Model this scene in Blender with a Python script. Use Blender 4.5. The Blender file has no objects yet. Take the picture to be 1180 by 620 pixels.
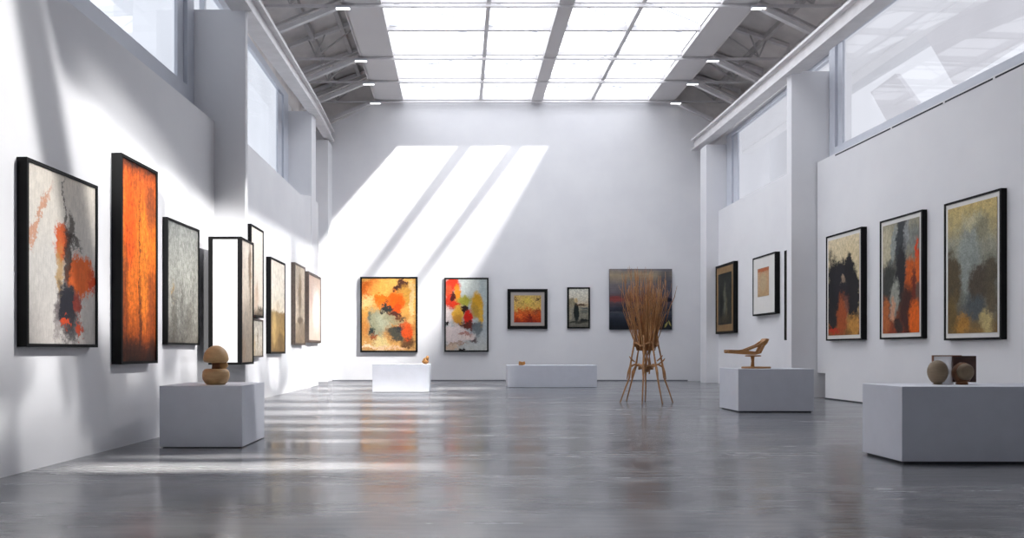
import bpy, bmesh, math, random
from mathutils import Vector, Matrix
R = math.radians
random.seed(7)
sc = bpy.context.scene
COL = sc.collection

# ------------------------------------------------------------------ helpers
def lin(c):
    o = []
    for v in c[:3]:
        v = v / 255.0
        o.append(v / 12.92 if v <= 0.04045 else ((v + 0.055) / 1.055) ** 2.4)
    return (o[0], o[1], o[2], 1.0)

class NT:
    """small node-tree writer"""
    def __init__(self, tree):
        self.t = tree
    def n(self, typ, **kw):
        nd = self.t.nodes.new(typ)
        for k, v in kw.items():
            setattr(nd, k, v)
        return nd
    def link(self, a, b):
        self.t.links.new(a, b)
    def put(self, sock, v):
        if isinstance(v, bpy.types.NodeSocket):
            self.t.links.new(v, sock)
        else:
            sock.default_value = v
    def m(self, op, a, b=None, c=None):
        nd = self.n('ShaderNodeMath', operation=op)
        self.put(nd.inputs[0], a)
        if b is not None: self.put(nd.inputs[1], b)
        if c is not None: self.put(nd.inputs[2], c)
        return nd.outputs[0]
    def v(self, op, a, b=None):
        nd = self.n('ShaderNodeVectorMath', operation=op)
        self.put(nd.inputs[0], a)
        if b is not None: self.put(nd.inputs[1], b)
        return nd.outputs[1] if op in ('LENGTH', 'DOT_PRODUCT') else nd.outputs[0]
    def ss(self, x, a, b, lo=0.0, hi=1.0):          # smoothstep a->b gives lo->hi
        nd = self.n('ShaderNodeMapRange', interpolation_type='SMOOTHSTEP')
        self.put(nd.inputs['Value'], x)
        if not isinstance(a, bpy.types.NodeSocket) and not isinstance(b, bpy.types.NodeSocket) and a > b:
            a, b, lo, hi = b, a, hi, lo
        self.put(nd.inputs['From Min'], a); self.put(nd.inputs['From Max'], b)
        self.put(nd.inputs['To Min'], lo); self.put(nd.inputs['To Max'], hi)
        return nd.outputs[0]
    def mix(self, f, a, b, mode='MIX'):
        nd = self.n('ShaderNodeMix', data_type='RGBA', blend_type=mode)
        self.put(nd.inputs[0], f); self.put(nd.inputs[6], a); self.put(nd.inputs[7], b)
        return nd.outputs[2]
    def noise(self, vec, scale, detail=4.0, rough=0.55, col=False):
        nd = self.n('ShaderNodeTexNoise')
        if vec is not None: self.link(vec, nd.inputs['Vector'])
        nd.inputs['Scale'].default_value = scale
        nd.inputs['Detail'].default_value = detail
        nd.inputs['Roughness'].default_value = rough
        return nd.outputs['Color'] if col else nd.outputs['Fac']
    def scale(self, vec, s):
        return self.v('MULTIPLY', vec, s)
    def ramp(self, f, stops):
        nd = self.n('ShaderNodeValToRGB')
        self.put(nd.inputs[0], f)
        cr = nd.color_ramp
        while len(cr.elements) < len(stops): cr.elements.new(0.5)
        for e, (p, c) in zip(cr.elements, stops):
            e.position = p; e.color = lin(c)
        return nd.outputs[0]

def new_mat(name):
    m = bpy.data.materials.new(name); m.use_nodes = True
    nt = NT(m.node_tree)
    bs = m.node_tree.nodes['Principled BSDF']
    return m, nt, bs

def plain(name, rgb, rough=0.6, metal=0.0, var=0.06, scale=6.0, spec=0.5):
    m, nt, bs = new_mat(name)
    tc = nt.n('ShaderNodeTexCoord')
    f = nt.noise(tc.outputs['Object'], scale, 5)
    c = lin(rgb)
    lo = tuple(x * (1 - var) for x in c[:3]) + (1,)
    hi = tuple(min(1, x * (1 + var)) for x in c[:3]) + (1,)
    nt.link(nt.mix(nt.ss(f, .3, .7), lo, hi), bs.inputs['Base Color'])
    bs.inputs['Roughness'].default_value = rough
    bs.inputs['Metallic'].default_value = metal
    bs.inputs['Specular IOR Level'].default_value = spec
    return m

def wood(name, dark, light, scale=(6, 6, 40), rough=0.5):
    m, nt, bs = new_mat(name)
    tc = nt.n('ShaderNodeTexCoord')
    v = nt.scale(tc.outputs['Object'], scale)
    f = nt.noise(v, 1.0, 6, .6)
    nt.link(nt.ramp(f, [(.25, dark), (.75, light)]), bs.inputs['Base Color'])
    bs.inputs['Roughness'].default_value = rough
    return m

def link_mesh(name, me, mat, parent=None):
    o = bpy.data.objects.new(name, me)
    if mat is not None: me.materials.append(mat)
    COL.objects.link(o)
    if parent is not None: o.parent = parent
    return o

class MB:
    def __init__(self):
        self.b = bmesh.new()
    def box(self, x0, x1, y0, y1, z0, z1):
        return self.prism([(x0, y0), (x1, y0), (x1, y1), (x0, y1)], z0, z1)
    def prism(self, pts, z0, z1):
        b = self.b
        lo = [b.verts.new((p[0], p[1], z0)) for p in pts]
        hi = [b.verts.new((p[0], p[1], z1)) for p in pts]
        n = len(pts)
        b.faces.new(lo[::-1]); b.faces.new(hi)
        for i in range(n):
            j = (i + 1) % n
            b.faces.new((lo[i], lo[j], hi[j], hi[i]))
        return self
    def slab(self, poly, off):
        """3-D polygon extruded by a vector"""
        b = self.b; off = Vector(off)
        lo = [b.verts.new(Vector(p)) for p in poly]
        hi = [b.verts.new(Vector(p) + off) for p in poly]
        n = len(poly)
        b.faces.new(lo[::-1]); b.faces.new(hi)
        for i in range(n):
            j = (i + 1) % n
            b.faces.new((lo[i], lo[j], hi[j], hi[i]))
        return self
    def bar(self, p, q, w, h):
        """rectangular bar between two points, w across, h up"""
        p = Vector(p); q = Vector(q); d = (q - p).normalized()
        up = Vector((0, 0, 1))
        if abs(d.z) > .95: up = Vector((0, 1, 0))
        s = d.cross(up).normalized(); u = s.cross(d).normalized()
        c = [p + s * a * w / 2 + u * b2 * h / 2 for a, b2 in ((-1, -1), (1, -1), (1, 1), (-1, 1))]
        return self.slab(c, q - p)
    def tube(self, pts, rad, seg=8, cap=True):
        b = self.b
        pts = [Vector(p) for p in pts]
        if not hasattr(rad, '__len__'): rad = [rad] * len(pts)
        rings = []
        prev = None
        for i, p in enumerate(pts):
            if i == 0: d = pts[1] - p
            elif i == len(pts) - 1: d = p - pts[i - 1]
            else: d = pts[i + 1] - pts[i - 1]
            d.normalize()
            if prev is None:
                ref = Vector((1, 0, 0)) if abs(d.x) < .8 else Vector((0, 1, 0))
                s = d.cross(ref).normalized()
            else:
                s = (prev - d * prev.dot(d)).normalized()
            prev = s
            u = d.cross(s)
            rings.append([b.verts.new(p + (s * math.cos(2 * math.pi * k / seg) + u * math.sin(2 * math.pi * k / seg)) * rad[i]) for k in range(seg)])
        for i in range(len(rings) - 1):
            for k in range(seg):
                j = (k + 1) % seg
                f = b.faces.new((rings[i][k], rings[i][j], rings[i + 1][j], rings[i + 1][k])); f.smooth = True
        if cap:
            b.faces.new(rings[0][::-1]); b.faces.new(rings[-1])
        return self
    def lathe(self, prof, seg=40, center=(0, 0, 0), squash=(1, 1), smooth=True):
        b = self.b; cx, cy, cz = center
        rings = []
        for r, z in prof:
            if r < 1e-5: rings.append([b.verts.new((cx, cy, cz + z))])
            else: rings.append([b.verts.new((cx + r * squash[0] * math.cos(2 * math.pi * k / seg), cy + r * squash[1] * math.sin(2 * math.pi * k / seg), cz + z)) for k in range(seg)])
        for a, c in zip(rings[:-1], rings[1:]):
            for k in range(seg):
                j = (k + 1) % seg
                if len(a) == 1 and len(c) == 1: continue
                if len(a) == 1: f = b.faces.new((a[0], c[j], c[k]))
                elif len(c) == 1: f = b.faces.new((a[k], a[j], c[0]))
                else: f = b.faces.new((a[k], a[j], c[j], c[k]))
                f.smooth = smooth
        return self
    def build(self, name, mat, parent=None, bevel=0.0, kind=None):
        bmesh.ops.recalc_face_normals(self.b, faces=self.b.faces[:])
        me = bpy.data.meshes.new(name)
        self.b.to_mesh(me); self.b.free()
        o = link_mesh(name, me, mat, parent)
        if bevel:
            md = o.modifiers.new('bevel', 'BEVEL'); md.width = bevel; md.segments = 2; md.limit_method = 'ANGLE'
        if kind: o['kind'] = kind
        return o

def empty(name, loc, rz=0.0, parent=None):
    o = bpy.data.objects.new(name, None); COL.objects.link(o)
    o.location = loc; o.rotation_euler = (0, 0, rz); o.empty_display_size = .1
    if parent is not None: o.parent = parent
    return o
def tag(o, label, cat, group=None):
    o['label'] = label; o['category'] = cat
    if group: o['group'] = group
    return o
def S(o):
    o['kind'] = 'structure'; return o

# ------------------------------------------------------------------ materials
def wall_mat():
    m, nt, bs = new_mat('white plaster')
    g = nt.n('ShaderNodeNewGeometry')
    f = nt.noise(g.outputs['Position'], .7, 4)
    nt.link(nt.mix(nt.ss(f, .3, .7), lin((227, 227, 230)), lin((233, 233, 235))), bs.inputs['Base Color'])
    f2 = nt.noise(g.outputs['Position'], 60, 3)
    bp = nt.n('ShaderNodeBump'); bp.inputs['Strength'].default_value = .03; bp.inputs['Distance'].default_value = .01
    nt.link(f2, bp.inputs['Height']); nt.link(bp.outputs[0], bs.inputs['Normal'])
    bs.inputs['Roughness'].default_value = .75
    bs.inputs['Specular IOR Level'].default_value = .25
    return m
M_wall = wall_mat()
M_plinth = plain('white plinth paint', (206, 209, 218), .55, var=.02, spec=.3)
M_gap = plain('shadow gap', (46, 48, 54), .8)
M_frame = plain('black stained wood', (7, 7, 8), .6, var=.2, scale=12, spec=.2)
M_brownframe = plain('grey brown wood frame', (74, 64, 58), .5, var=.2, scale=12)
M_mat = plain('picture mount board', (222, 220, 216), .8, var=.02)
M_roof = plain('grey roof boarding', (222, 218, 216), .8, var=.12, scale=1.2)
M_soffit = plain('pale soffit board', (216, 213, 213), .7, var=.02, scale=.6)
M_steel = plain('painted pale steel', (216, 214, 215), .5, var=.06, scale=3)
M_steel_d = plain('painted grey steel', (192, 189, 189), .5, var=.08, scale=3)
M_winframe = plain('pale window frame', (205, 209, 218), .45, var=.02)
M_out = plain('outer brace', (120, 124, 132), .6)

def floor_mat():
    m, nt, bs = new_mat('polished concrete')
    g = nt.n('ShaderNodeNewGeometry')
    P = g.outputs['Position']
    big = nt.noise(nt.scale(P, (.16, 1.1, 1)), 1.0, 5, .6)
    fine = nt.noise(nt.scale(P, (1.2, 9, 1)), 1.0, 6, .65)
    cloud = nt.noise(P, .9, 6, .6)
    f = nt.m('ADD', nt.m('MULTIPLY', big, .5), nt.m('ADD', nt.m('MULTIPLY', fine, .3), nt.m('MULTIPLY', cloud, .2)))
    c = nt.ramp(f, [(.32, (90, 91, 94)), (.5, (109, 110, 114)), (.68, (127, 128, 131))])
    nt.link(c, bs.inputs['Base Color'])
    r = nt.ss(nt.m('ADD', nt.m('MULTIPLY', big, .6), nt.m('MULTIPLY', fine, .4)), .3, .7, .12, .3)
    nt.link(r, bs.inputs['Roughness'])
    bs.inputs['Specular IOR Level'].default_value = .6
    bp = nt.n('ShaderNodeBump'); bp.inputs['Strength'].default_value = .1; bp.inputs['Distance'].default_value = .01
    nt.link(nt.m('ADD', fine, nt.m('MULTIPLY', big, 2.0)), bp.inputs['Height']); nt.link(bp.outputs[0], bs.inputs['Normal'])
    return m
M_floor = floor_mat()

def pane_mat(name, emis, strength, thr=.2, gloss=0.0):
    """glazing: emission stands in for daylight, mixed with some see-through and gloss"""
    m = bpy.data.materials.new(name); m.use_nodes = True
    t = m.node_tree; t.nodes.clear(); nt = NT(t)
    out = nt.n('ShaderNodeOutputMaterial')
    g = nt.n('ShaderNodeNewGeometry')
    f = nt.noise(g.outputs['Position'], .5, 3)
    em = nt.n('ShaderNodeEmission'); em.inputs['Strength'].default_value = strength  # daylight put into the glass as its own glow
    c = lin(emis)
    nt.link(nt.mix(nt.ss(f, .3, .7), tuple(x * .9 for x in c[:3]) + (1,), c), em.inputs['Color'])
    tr = nt.n('ShaderNodeBsdfTransparent')
    mx = nt.n('ShaderNodeMixShader'); mx.inputs[0].default_value = thr
    nt.link(em.outputs[0], mx.inputs[1]); nt.link(tr.outputs[0], mx.inputs[2])
    res = mx.outputs[0]
    if gloss > 0:
        gl = nt.n('ShaderNodeBsdfGlossy'); gl.inputs['Roughness'].default_value = .02
        m2 = nt.n('ShaderNodeMixShader'); m2.inputs[0].default_value = gloss
        nt.link(res, m2.inputs[1]); nt.link(gl.outputs[0], m2.inputs[2]); res = m2.outputs[0]
    nt.link(res, out.inputs['Surface'])
    return m
M_sky_pane = pane_mat('skylight glass', (243, 246, 253), 3.2, .25)
M_win_l = pane_mat('left window glass', (232, 238, 250), 1.1, .4, .12)
M_win_r = pane_mat('right window glass', (232, 234, 244), .9, .55, .05)

# ------------------------------------------------------------------ setting
XB, YB = 0, 24.3
def wl(y): return -3.866 + .046 * y
def wr(y): return 8.1045 - .035 * y
def w2(y): return -4.19 + .0056 * y

MB().box(-7, 11, -4, 24.8, -.2, 0).build('floor', M_floor, kind='structure')
MB().box(-6, 10.2, YB, YB + .3, 0, 10.6).build('wall_back', M_wall, kind='structure')
MB().box(-6, 10.2, -3.6, -3.3, 0, 10.6).build('wall_rear', plain('dark grey rear wall', (150, 152, 158), .8), kind='structure')  # unseen; its grey was darkened to cut light on camera-facing faces

# near left wall and its continuation in the second bay
MB().prism([(wl(-3.3), -3.3), (wl(10.2), 10.2), (wl(10.2) - .5, 10.2), (wl(-3.3) - .5, -3.3)], 0, 4.17).build('wall_left', M_wall, kind='structure')
prof = [(10.32, 0), (21.2, 0), (21.2, 5.23), (20.2, 5.23), (18.9, 5.0), (10.32, 5.0)]
b = MB()
b.slab([(w2(y), y, z) for y, z in prof], (-.75, 0, 0)).build('wall_left', M_wall, kind='structure')
MB().box(-5.5, -4.95, 21.2, YB, 0, 8.3).build('wall_left', M_wall, kind='structure')
# left piers
MB().box(-4.2, -2.967, 10.2, 10.32, 0, 5.72).build('wall_left', M_wall, bevel=.01, kind='structure')
MB().box(-4.85, -4.062, 20.2, 20.8, 0, 7.56).build('wall_left', M_wall, bevel=.01, kind='structure')
MB().box(-4.95, -4.215, 23.6, 24.3, 0, 7.75).build('wall_left', M_wall, bevel=.01, kind='structure')
# upper left wall above the windows
MB().box(-5.5, -4.85, -3.3, YB, 8.0, 10.4).build('wall_left', M_roof, kind='structure')
MB().box(-4.85, -3.9, -3.3, 10.3, 7.6, 7.8).build('ceiling', M_roof, kind='structure')

# right walls
q = MB()
q.slab([(wr(y), y, z) for y, z in [(-3.3, 0), (15.28, 0), (15.28, .53), (15.6, .53), (15.6, 4.98), (-3.3, 4.98)]], (.6, 0, 0))
q.build('wall_right', M_wall, kind='structure')
MB().box(7.9, 8.6, 15.85, 22.55, 0, 5.27).build('wall_right', M_wall, kind='structure')
MB().box(8.0, 8.6, 15.3, 15.9, 0, .53).build('wall_right', M_wall, kind='structure')
MB().box(8.4, 8.8, 23.0, YB, 0, 8.3).build('wall_right', M_wall, kind='structure')
MB().box(7.02, 8.3, 15.62, 15.85, 0, 6.92).build('wall_right', M_wall, bevel=.01, kind='structure')
MB().box(7.53, 8.6, 22.55, 23.1, 0, 7.3).build('wall_right', M_wall, bevel=.01, kind='structure')
MB().box(9.3, 9.6, -3.3, YB, 7.5, 10.4).build('wall_right', M_roof, kind='structure')
MB().box(8.05, 9.4, -3.3, YB, 7.55, 7.7).build('ceiling', M_soffit, kind='structure')

# roof slopes, soffits and the fascia round the skylight
SY0, SY1 = 11.0, YB
ZS = 9.17
MB().slab([(-2.72, -3.4, 10.35), (-5.5, -3.4, 9.35), (-5.5, YB, 9.35), (-2.72, YB, 10.35)], (0, 0, .15)).build('ceiling', M_roof, kind='structure')
MB().slab([(6.95, -3.4, 10.35), (9.7, -3.4, 9.35), (9.7, YB, 9.35), (6.95, YB, 10.35)], (0, 0, .15)).build('ceiling', M_roof, kind='structure')
MB().box(-2.74, -1.85, -3.4, YB, ZS, ZS + .12).build('ceiling', M_soffit, kind='structure')
MB().box(6.17, 6.96, -3.4, YB, ZS, ZS + .12).build('ceiling', M_soffit, kind='structure')
MB().box(-1.85, 6.17, -3.4, SY0, ZS, ZS + .12).build('ceiling', M_soffit, kind='structure')  # unseen; shortens the skylight to keep light off camera-facing sides
MB().box(-2.78, -2.72, -3.4, YB, ZS, 10.4).build('trim_1', M_roof, kind='structure')
MB().box(6.95, 7.01, -3.4, YB, ZS, 10.4).build('trim_2', M_roof, kind='structure')
# gable infill at the back wall
MB().slab([(-2.72, 24.2, 9.17), (-4.9, 24.2, 8.15), (-4.9, 24.2, 10.4), (-2.72, 24.2, 10.4)], (0, .1, 0)).build('trim_3', M_roof, kind='structure')
MB().slab([(6.95, 24.2, 9.17), (9.3, 24.2, 8.05), (9.3, 24.2, 10.4), (6.95, 24.2, 10.4)], (0, .1, 0)).build('trim_4', M_roof, kind='structure')
# thin dark strips painted in for the shadow gap at the wall foot
MB().box(-4.2, 7.5, YB - .012, YB, 0, .035).build('shadow_strip_back', plain('grey shadow line', (110, 111, 116), .8), kind='structure')
bb = MB(); bb.slab([(wr(y), y, z) for y, z in [(-3, 0), (15.28, 0), (15.28, .025), (-3, .025)]], (-.01, 0, 0)); bb.build('shadow_strip_right', M_gap, kind='structure')
# slit under the near right window
bb = MB()
for ya, yb in ((14.9, 13.1), (13.05, 11.75), (11.7, 10.7), (10.65, 8.2)):
    bb.slab([(wr(ya) - .004, ya, 4.93), (wr(yb) - .004, yb, 4.93), (wr(yb) - .004, yb, 4.955), (wr(ya) - .004, ya, 4.955)], (.02, 0, 0))
bb.build('trim_5', M_gap, kind='structure')

# skylight
sky = S(empty('window_5', (0, 0, ZS)))
MB().box(-1.87, 6.19, SY0, SY1, .2, .22).build('pane', M_sky_pane, sky)
for x, w in ((.68, .10), (4.33, .10)):
    MB().box(x - w / 2, x + w / 2, SY0, SY1, .02, .2).build('glazing_bar', M_steel, sky)
MB().box(2.33, 2.69, SY0, SY1, -.02, .2).build('glazing_beam', M_soffit, sky)
for y in (14.05, 17.45, 18.97, 20.55, 22.33, 24.2):
    MB().box(-1.85, 6.17, y - .04, y + .04, .05, .2).build('glazing_bar', M_steel, sky)
for (x0, x1, w_) in ((-1.8, .6, .02), (.75, 2.3, .016), (2.7, 4.25, .016), (4.4, 6.1, .02)):
    for y0, y1 in ((17.6, 18.8), (18.9, 19.4), (19.9, 19.9), (21.9, 20.8), (21.4, 21.45), (23.0, 23.9), (23.3, 23.3)):
        bx = MB(); bx.bar((x0, y0, .165), (x1, y1, .165), w_, .02)
        bx.build('brace_wire', M_winframe, sky)
# windows: outer frame, jamb stiles, pane
def window(n, p0, p1, z0, z1, fb, ft, fl, fr, mull, mat, into):
    """p0/p1 = (x,y) ends of the window plane; into = outward x sign"""
    root = S(empty('window_%d' % n, (p0[0], p0[1], z0)))
    d = Vector((p1[0] - p0[0], p1[1] - p0[1], 0)); L = d.length; d.normalize()
    nrm = Vector((into * abs(d.y), 0, 0))
    H = z1 - z0
    def pt(s, z): return (d.x * s, d.y * s, z)
    def member(name, s0, s1, a0, a1, dep, off=0.0):
        b = MB(); o = nrm * off
        b.slab([tuple(Vector(pt(s, z)) + o) for s, z in ((s0, a0), (s1, a0), (s1, a1), (s0, a1))], nrm * dep)
        return b
    member('', 0, L, 0, fb, .14).build('frame_rail', M_winframe, root)
    member('', 0, L, H - ft, H, .14).build('frame_rail', M_winframe, root)
    member('', 0, fl, fb, H - ft, .14).build('frame_stile', M_winframe, root)
    member('', L - fr, L, fb, H - ft, .14).build('frame_stile', M_winframe, root)
    member('', L - fr * 1.9, L - fr * 1.05, fb, H - ft, .07, .05).build('sash_stile', M_winframe, root)
    for s in mull:
        member('', s - .05, s + .05, fb, H - ft, .1).build('mullion', M_winframe, root)
    member('', .02, L - .02, fb * .5, H - ft * .5, .012, .09).build('pane', mat, root)
    return root
window(1, (wl(-3) - .28, -3), (wl(10.2) - .28, 10.2), 4.17, 7.6, .42, .2, .2, .22, (4.2, 8.6), M_win_l, -1)
window(2, (-4.72, 10.35), (-4.70, 20.2), 4.98, 8.0, .1, .18, .3, .5, (3.3,), M_win_l, -1)
window(3, (wr(-3) + .25, -3), (wr(15.6) + .25, 15.6), 4.98, 7.55, .26, .16, .2, .22, (4.3, 8.6), M_win_r, 1)
window(4, (8.15, 15.87), (8.15, 22.54), 5.27, 7.6, .12, .16, .2, .4, (), M_win_r, 1)
# mass closing the gap beside the left windows
MB().box(-5.2, -4.86, 20.2, 21.25, 0, 8.1).build('wall_left', M_wall, kind='structure')

# crane-type rails along both sides
def rail(pts, w, h, label, name='ceiling_rail'):
    root = tag(empty(name, pts[0]), label, 'rail')
    o0 = Vector(pts[0])
    b = MB(); c = MB(); t = MB()
    for p, q in zip(pts[:-1], pts[1:]):
        p = Vector(p) - o0; q = Vector(q) - o0
        dz = Vector((0, 0, h / 2 - .03))
        b.bar(p, q, w * .35, h - .08)
        c.bar(p + dz, q + dz, w, .06); t.bar(p - dz, q - dz, w, .06)
    b.build('web', M_steel, root); c.build('top_flange', M_steel, root); t.build('bottom_flange', M_steel, root)
    return root
rail([(-3.02, 3.0, 5.86), (-3.02, 10.2, 5.88), (-4.0, 20.3, 7.68), (-4.25, 24.1, 8.0)], .28, .36, 'pale steel rail running high along the left wall over its piers')
rail([(6.08, 4.0, 6.12), (7.62, 22.4, 7.60), (7.7, 24.1, 7.72)], .30, .38, 'pale steel rail running high along the right wall over its piers')

# roof trusses
def truss(y, label):
    root = tag(empty('roof_truss', (0, y, 0)), label, 'truss', 'roof trusses')
    MB().box(-4.8, 9.15, -.03, .03, ZS - .07, ZS - .01).build('tie_bar', M_steel, root)
    for sx, xa, xb in ((-1, -2.8, -4.75), (1, 6.98, 9.15)):
        zb = 8.35 if sx < 0 else 8.1
        b = MB(); b.bar((xa, 0, ZS - .03), (xb, 0, zb), .12, .1); b.build('brace', M_steel, root)
        if y < 24:
            b = MB(); b.bar((xa, .12, ZS + .18), (xb, .12, zb + .22), .08, .06); b.build('brace', M_steel_d, root)
        b = MB(); b.bar((xa, 0, 10.2), (xb, 0, 9.48), .12, .1); b.build('rafter', M_steel, root)
        b = MB(); b.bar((xb + .0 * sx, 0, zb), (xb, 0, 9.5), .06, .06); b.build('post', M_steel, root)
        xm = xa + (xb - xa) * .62
        for (x0, z0, x1, z1) in ((xm, ZS, xa, 10.1), (xm, ZS, xm + .25 * sx, 9.75), (xm, ZS, xm - .3 * sx, 9.95)):
            b = MB(); b.tube([(x0, 0, z0), (x1, 0, z1)], .022, 6); b.build('web_strut', M_steel_d, root)
    return root
for y, l in ((14.05, 'white steel roof truss nearest the camera'), (17.4, 'white steel roof truss crossing the top edge of the picture'),
             (20.55, 'white steel roof truss third from the back wall'), (22.33, 'white steel roof truss second from the back wall'),
             (24.1, 'white steel roof truss tight against the back wall')):
    if y > 15: truss(y, l)
# purlins under the side slopes
for k, (x, z) in enumerate(((-3.3, 10.06), (-4.1, 9.77), (7.6, 10.04), (8.5, 9.72))):
    side = 'left' if x < 0 else 'right'
    which = 'upper' if k % 2 == 0 else 'lower'
    o = MB().box(x - .06, x + .06, 5, 24.15, z - .1, z + .05).build('roof_purlin', M_steel_d)
    tag(o, 'grey %s purlin running under the %s roof slope' % (which, side), 'beam')
# small bright fixtures on the truss ends
def fixture(x, y, label):
    root = tag(empty('ceiling_light', (x, y, ZS - .13)), label, 'light', 'small ceiling lights')
    MB().box(-.17, .17, -.05, .05, 0, .05).build('housing', M_winframe, root)
    m = bpy.data.materials.get('lamp diffuser')
    if m is None:
        m, nt, bs = new_mat('lamp diffuser')
        bs.inputs['Emission Color'].default_value = (1, 1, 1, 1); bs.inputs['Emission Strength'].default_value = 2.2
    MB().box(-.16, .16, -.055, .045, -.012, 0).build('diffuser', m, root)
for y, w in ((17.4, 'nearest'), (20.55, 'third from the back wall'), (22.33, 'second from the back wall'), (24.05, 'against the back wall')):
    fixture(-2.75, y - .06, 'small white light at the left end of the truss %s' % w)
    fixture(7.02, y - .06, 'small white light at the right end of the truss %s' % w)

# slabs added beyond the right-hand windows to imitate reflections in the glass
M_slabA = plain('grey reflection slab', (176, 178, 184), .8, var=.03)
M_slabB = plain('pinkish reflection slab', (205, 198, 200), .8, var=.03)
def outside(x, px, mat, label):
    pts = []
    for (u, v) in px: pts.append((x, u, v))
    o = MB().slab(pts, (.12, 0, 0)).build('reflection_slab', mat)
    tag(o, label, 'roof')
outside(10.5, [(20.06, 9.1), (17.3, 9.1), (16.5, 7.87), (20.06, 7.94)], M_slabA, 'grey slab added to imitate a reflection at the top of the near right window')
outside(10.5, [(17.3, 9.1), (13.7, 7.6), (13.7, 6.8), (15.7, 6.67)], M_slabB, 'pale slab added to imitate a reflection in the middle of the near right window')
outside(10.8, [(19.4, 7.8), (18.3, 7.87), (17.3, 6.68), (18.6, 6.71)], M_slabB, 'small pinkish slab added to imitate a reflection low in the near right window')
outside(10.5, [(26.0, 10.3), (23.7, 10.3), (23.7, 6.7), (26.0, 6.78)], M_slabA, 'grey slab added to imitate a reflection in the far right window')

# ------------------------------------------------------------------ paintings
def canvas_mat(name, base, blobs, warp=.10, wscale=3.0, grain=.25, gscale=(30, 30, 1), aspect=1.0, rough=.55, base_axis='v', seed=0.0, dark=.0):
    """base: ramp stops along an axis; blobs: (u, v, ru, rv, rgb, softness[, opacity])"""
    m, nt, bs = new_mat(name)
    uv = nt.n('ShaderNodeUVMap').outputs[0]
    uvs = nt.v('ADD', nt.scale(uv, (1.0, 1.0 / aspect, 1)), (seed, seed * .7, seed))
    nz = nt.noise(uvs, wscale, 6, .62, col=True)
    w = nt.scale(nt.v('SUBTRACT', nz, (.5, .5, .5)), (warp * 5, warp * 7 * aspect, 0))
    nz2 = nt.noise(uvs, wscale * 5, 4, .6, col=True)
    w2_ = nt.scale(nt.v('SUBTRACT', nz2, (.5, .5, .5)), (warp * 2.2, warp * 4.5 * aspect, 0))
    nz3 = nt.noise(uvs, wscale * 22, 3, .6, col=True)
    w3_ = nt.scale(nt.v('SUBTRACT', nz3, (.5, .5, .5)), (warp * .9, warp * 2.2 * aspect, 0))
    p = nt.v('ADD', nt.v('ADD', nt.v('ADD', uv, w), w2_), w3_)
    sx = nt.n('ShaderNodeSeparateXYZ'); nt.link(p, sx.inputs[0])
    c = nt.ramp(sx.outputs[1] if base_axis == 'v' else sx.outputs[0], base)
    for bl in blobs:
        u, v, ru, rv, col, soft = bl[:6]
        op = bl[6] if len(bl) > 6 else 1.0
        d = nt.v('SUBTRACT', p, (u, v, 0))
        if len(bl) > 7:
            rot = nt.n('ShaderNodeVectorRotate', rotation_type='Z_AXIS'); nt.link(d, rot.inputs['Vector']); rot.inputs['Angle'].default_value = R(bl[7]); d = rot.outputs[0]
        d = nt.v('LENGTH', nt.v('MULTIPLY', d, (1 / ru, 1 / rv, 0)))
        c = nt.mix(nt.ss(d, 1 + soft * .6, 1 - soft * .6, 0.0, op), c, lin(col))
    g = nt.noise(nt.scale(uvs, gscale), 1.0, 6, .7)
    lo, hi = 1 - grain, 1 + grain * .5
    gg = nt.ss(g, .32, .62, lo, hi)
    mot = nt.ss(nt.noise(nt.v('ADD', uvs, w2_), wscale * 3.2, 6, .7), .36, .64, 1 - grain * .7, 1 + grain * .45)
    speck = nt.ss(nt.noise(uvs, wscale * 14, 5, .75), .30, .40, .62, 1.0)
    gg = nt.m('MULTIPLY', nt.m('MULTIPLY', gg, mot), speck)
    cmb = nt.n('ShaderNodeCombineXYZ')
    for i in range(3): nt.link(gg, cmb.inputs[i])
    c = nt.mix(1.0, c, cmb.outputs[0], 'MULTIPLY')
    hs = nt.n('ShaderNodeHueSaturation'); hs.inputs['Saturation'].default_value = 1.0; nt.link(c, hs.inputs['Color'])
    bc = nt.n('ShaderNodeGamma'); nt.link(hs.outputs[0], bc.inputs['Color']); bc.inputs['Gamma'].default_value = 1.10
    nt.link(bc.outputs[0], bs.inputs['Base Color'])
    bs.inputs['Roughness'].default_value = rough
    bs.inputs['Specular IOR Level'].default_value = .2
    return m

def quad(name, x0, x1, y, z0, z1, mat, parent, thick=.004):
    """flat sheet facing local -y with a 0..1 UV map"""
    b = bmesh.new()
    v = [b.verts.new(c) for c in ((x0, y, z0), (x1, y, z0), (x1, y, z1), (x0, y, z1),
                                  (x0, y + thick, z0), (x1, y + thick, z0), (x1, y + thick, z1), (x0, y + thick, z1))]
    uvl = b.loops.layers.uv.new('UVMap')
    f = b.faces.new(v[:4])
    for l, c in zip(f.loops, ((0, 0), (1, 0), (1, 1), (0, 1))): l[uvl].uv = c
    for idx in ((5, 4, 7, 6), (1, 5, 6, 2), (4, 0, 3, 7), (3, 2, 6, 7), (4, 5, 1, 0)): b.faces.new([v[i] for i in idx])
    me = bpy.data.meshes.new(name); b.to_mesh(me); b.free()
    return link_mesh(name, me, mat, parent)

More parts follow.
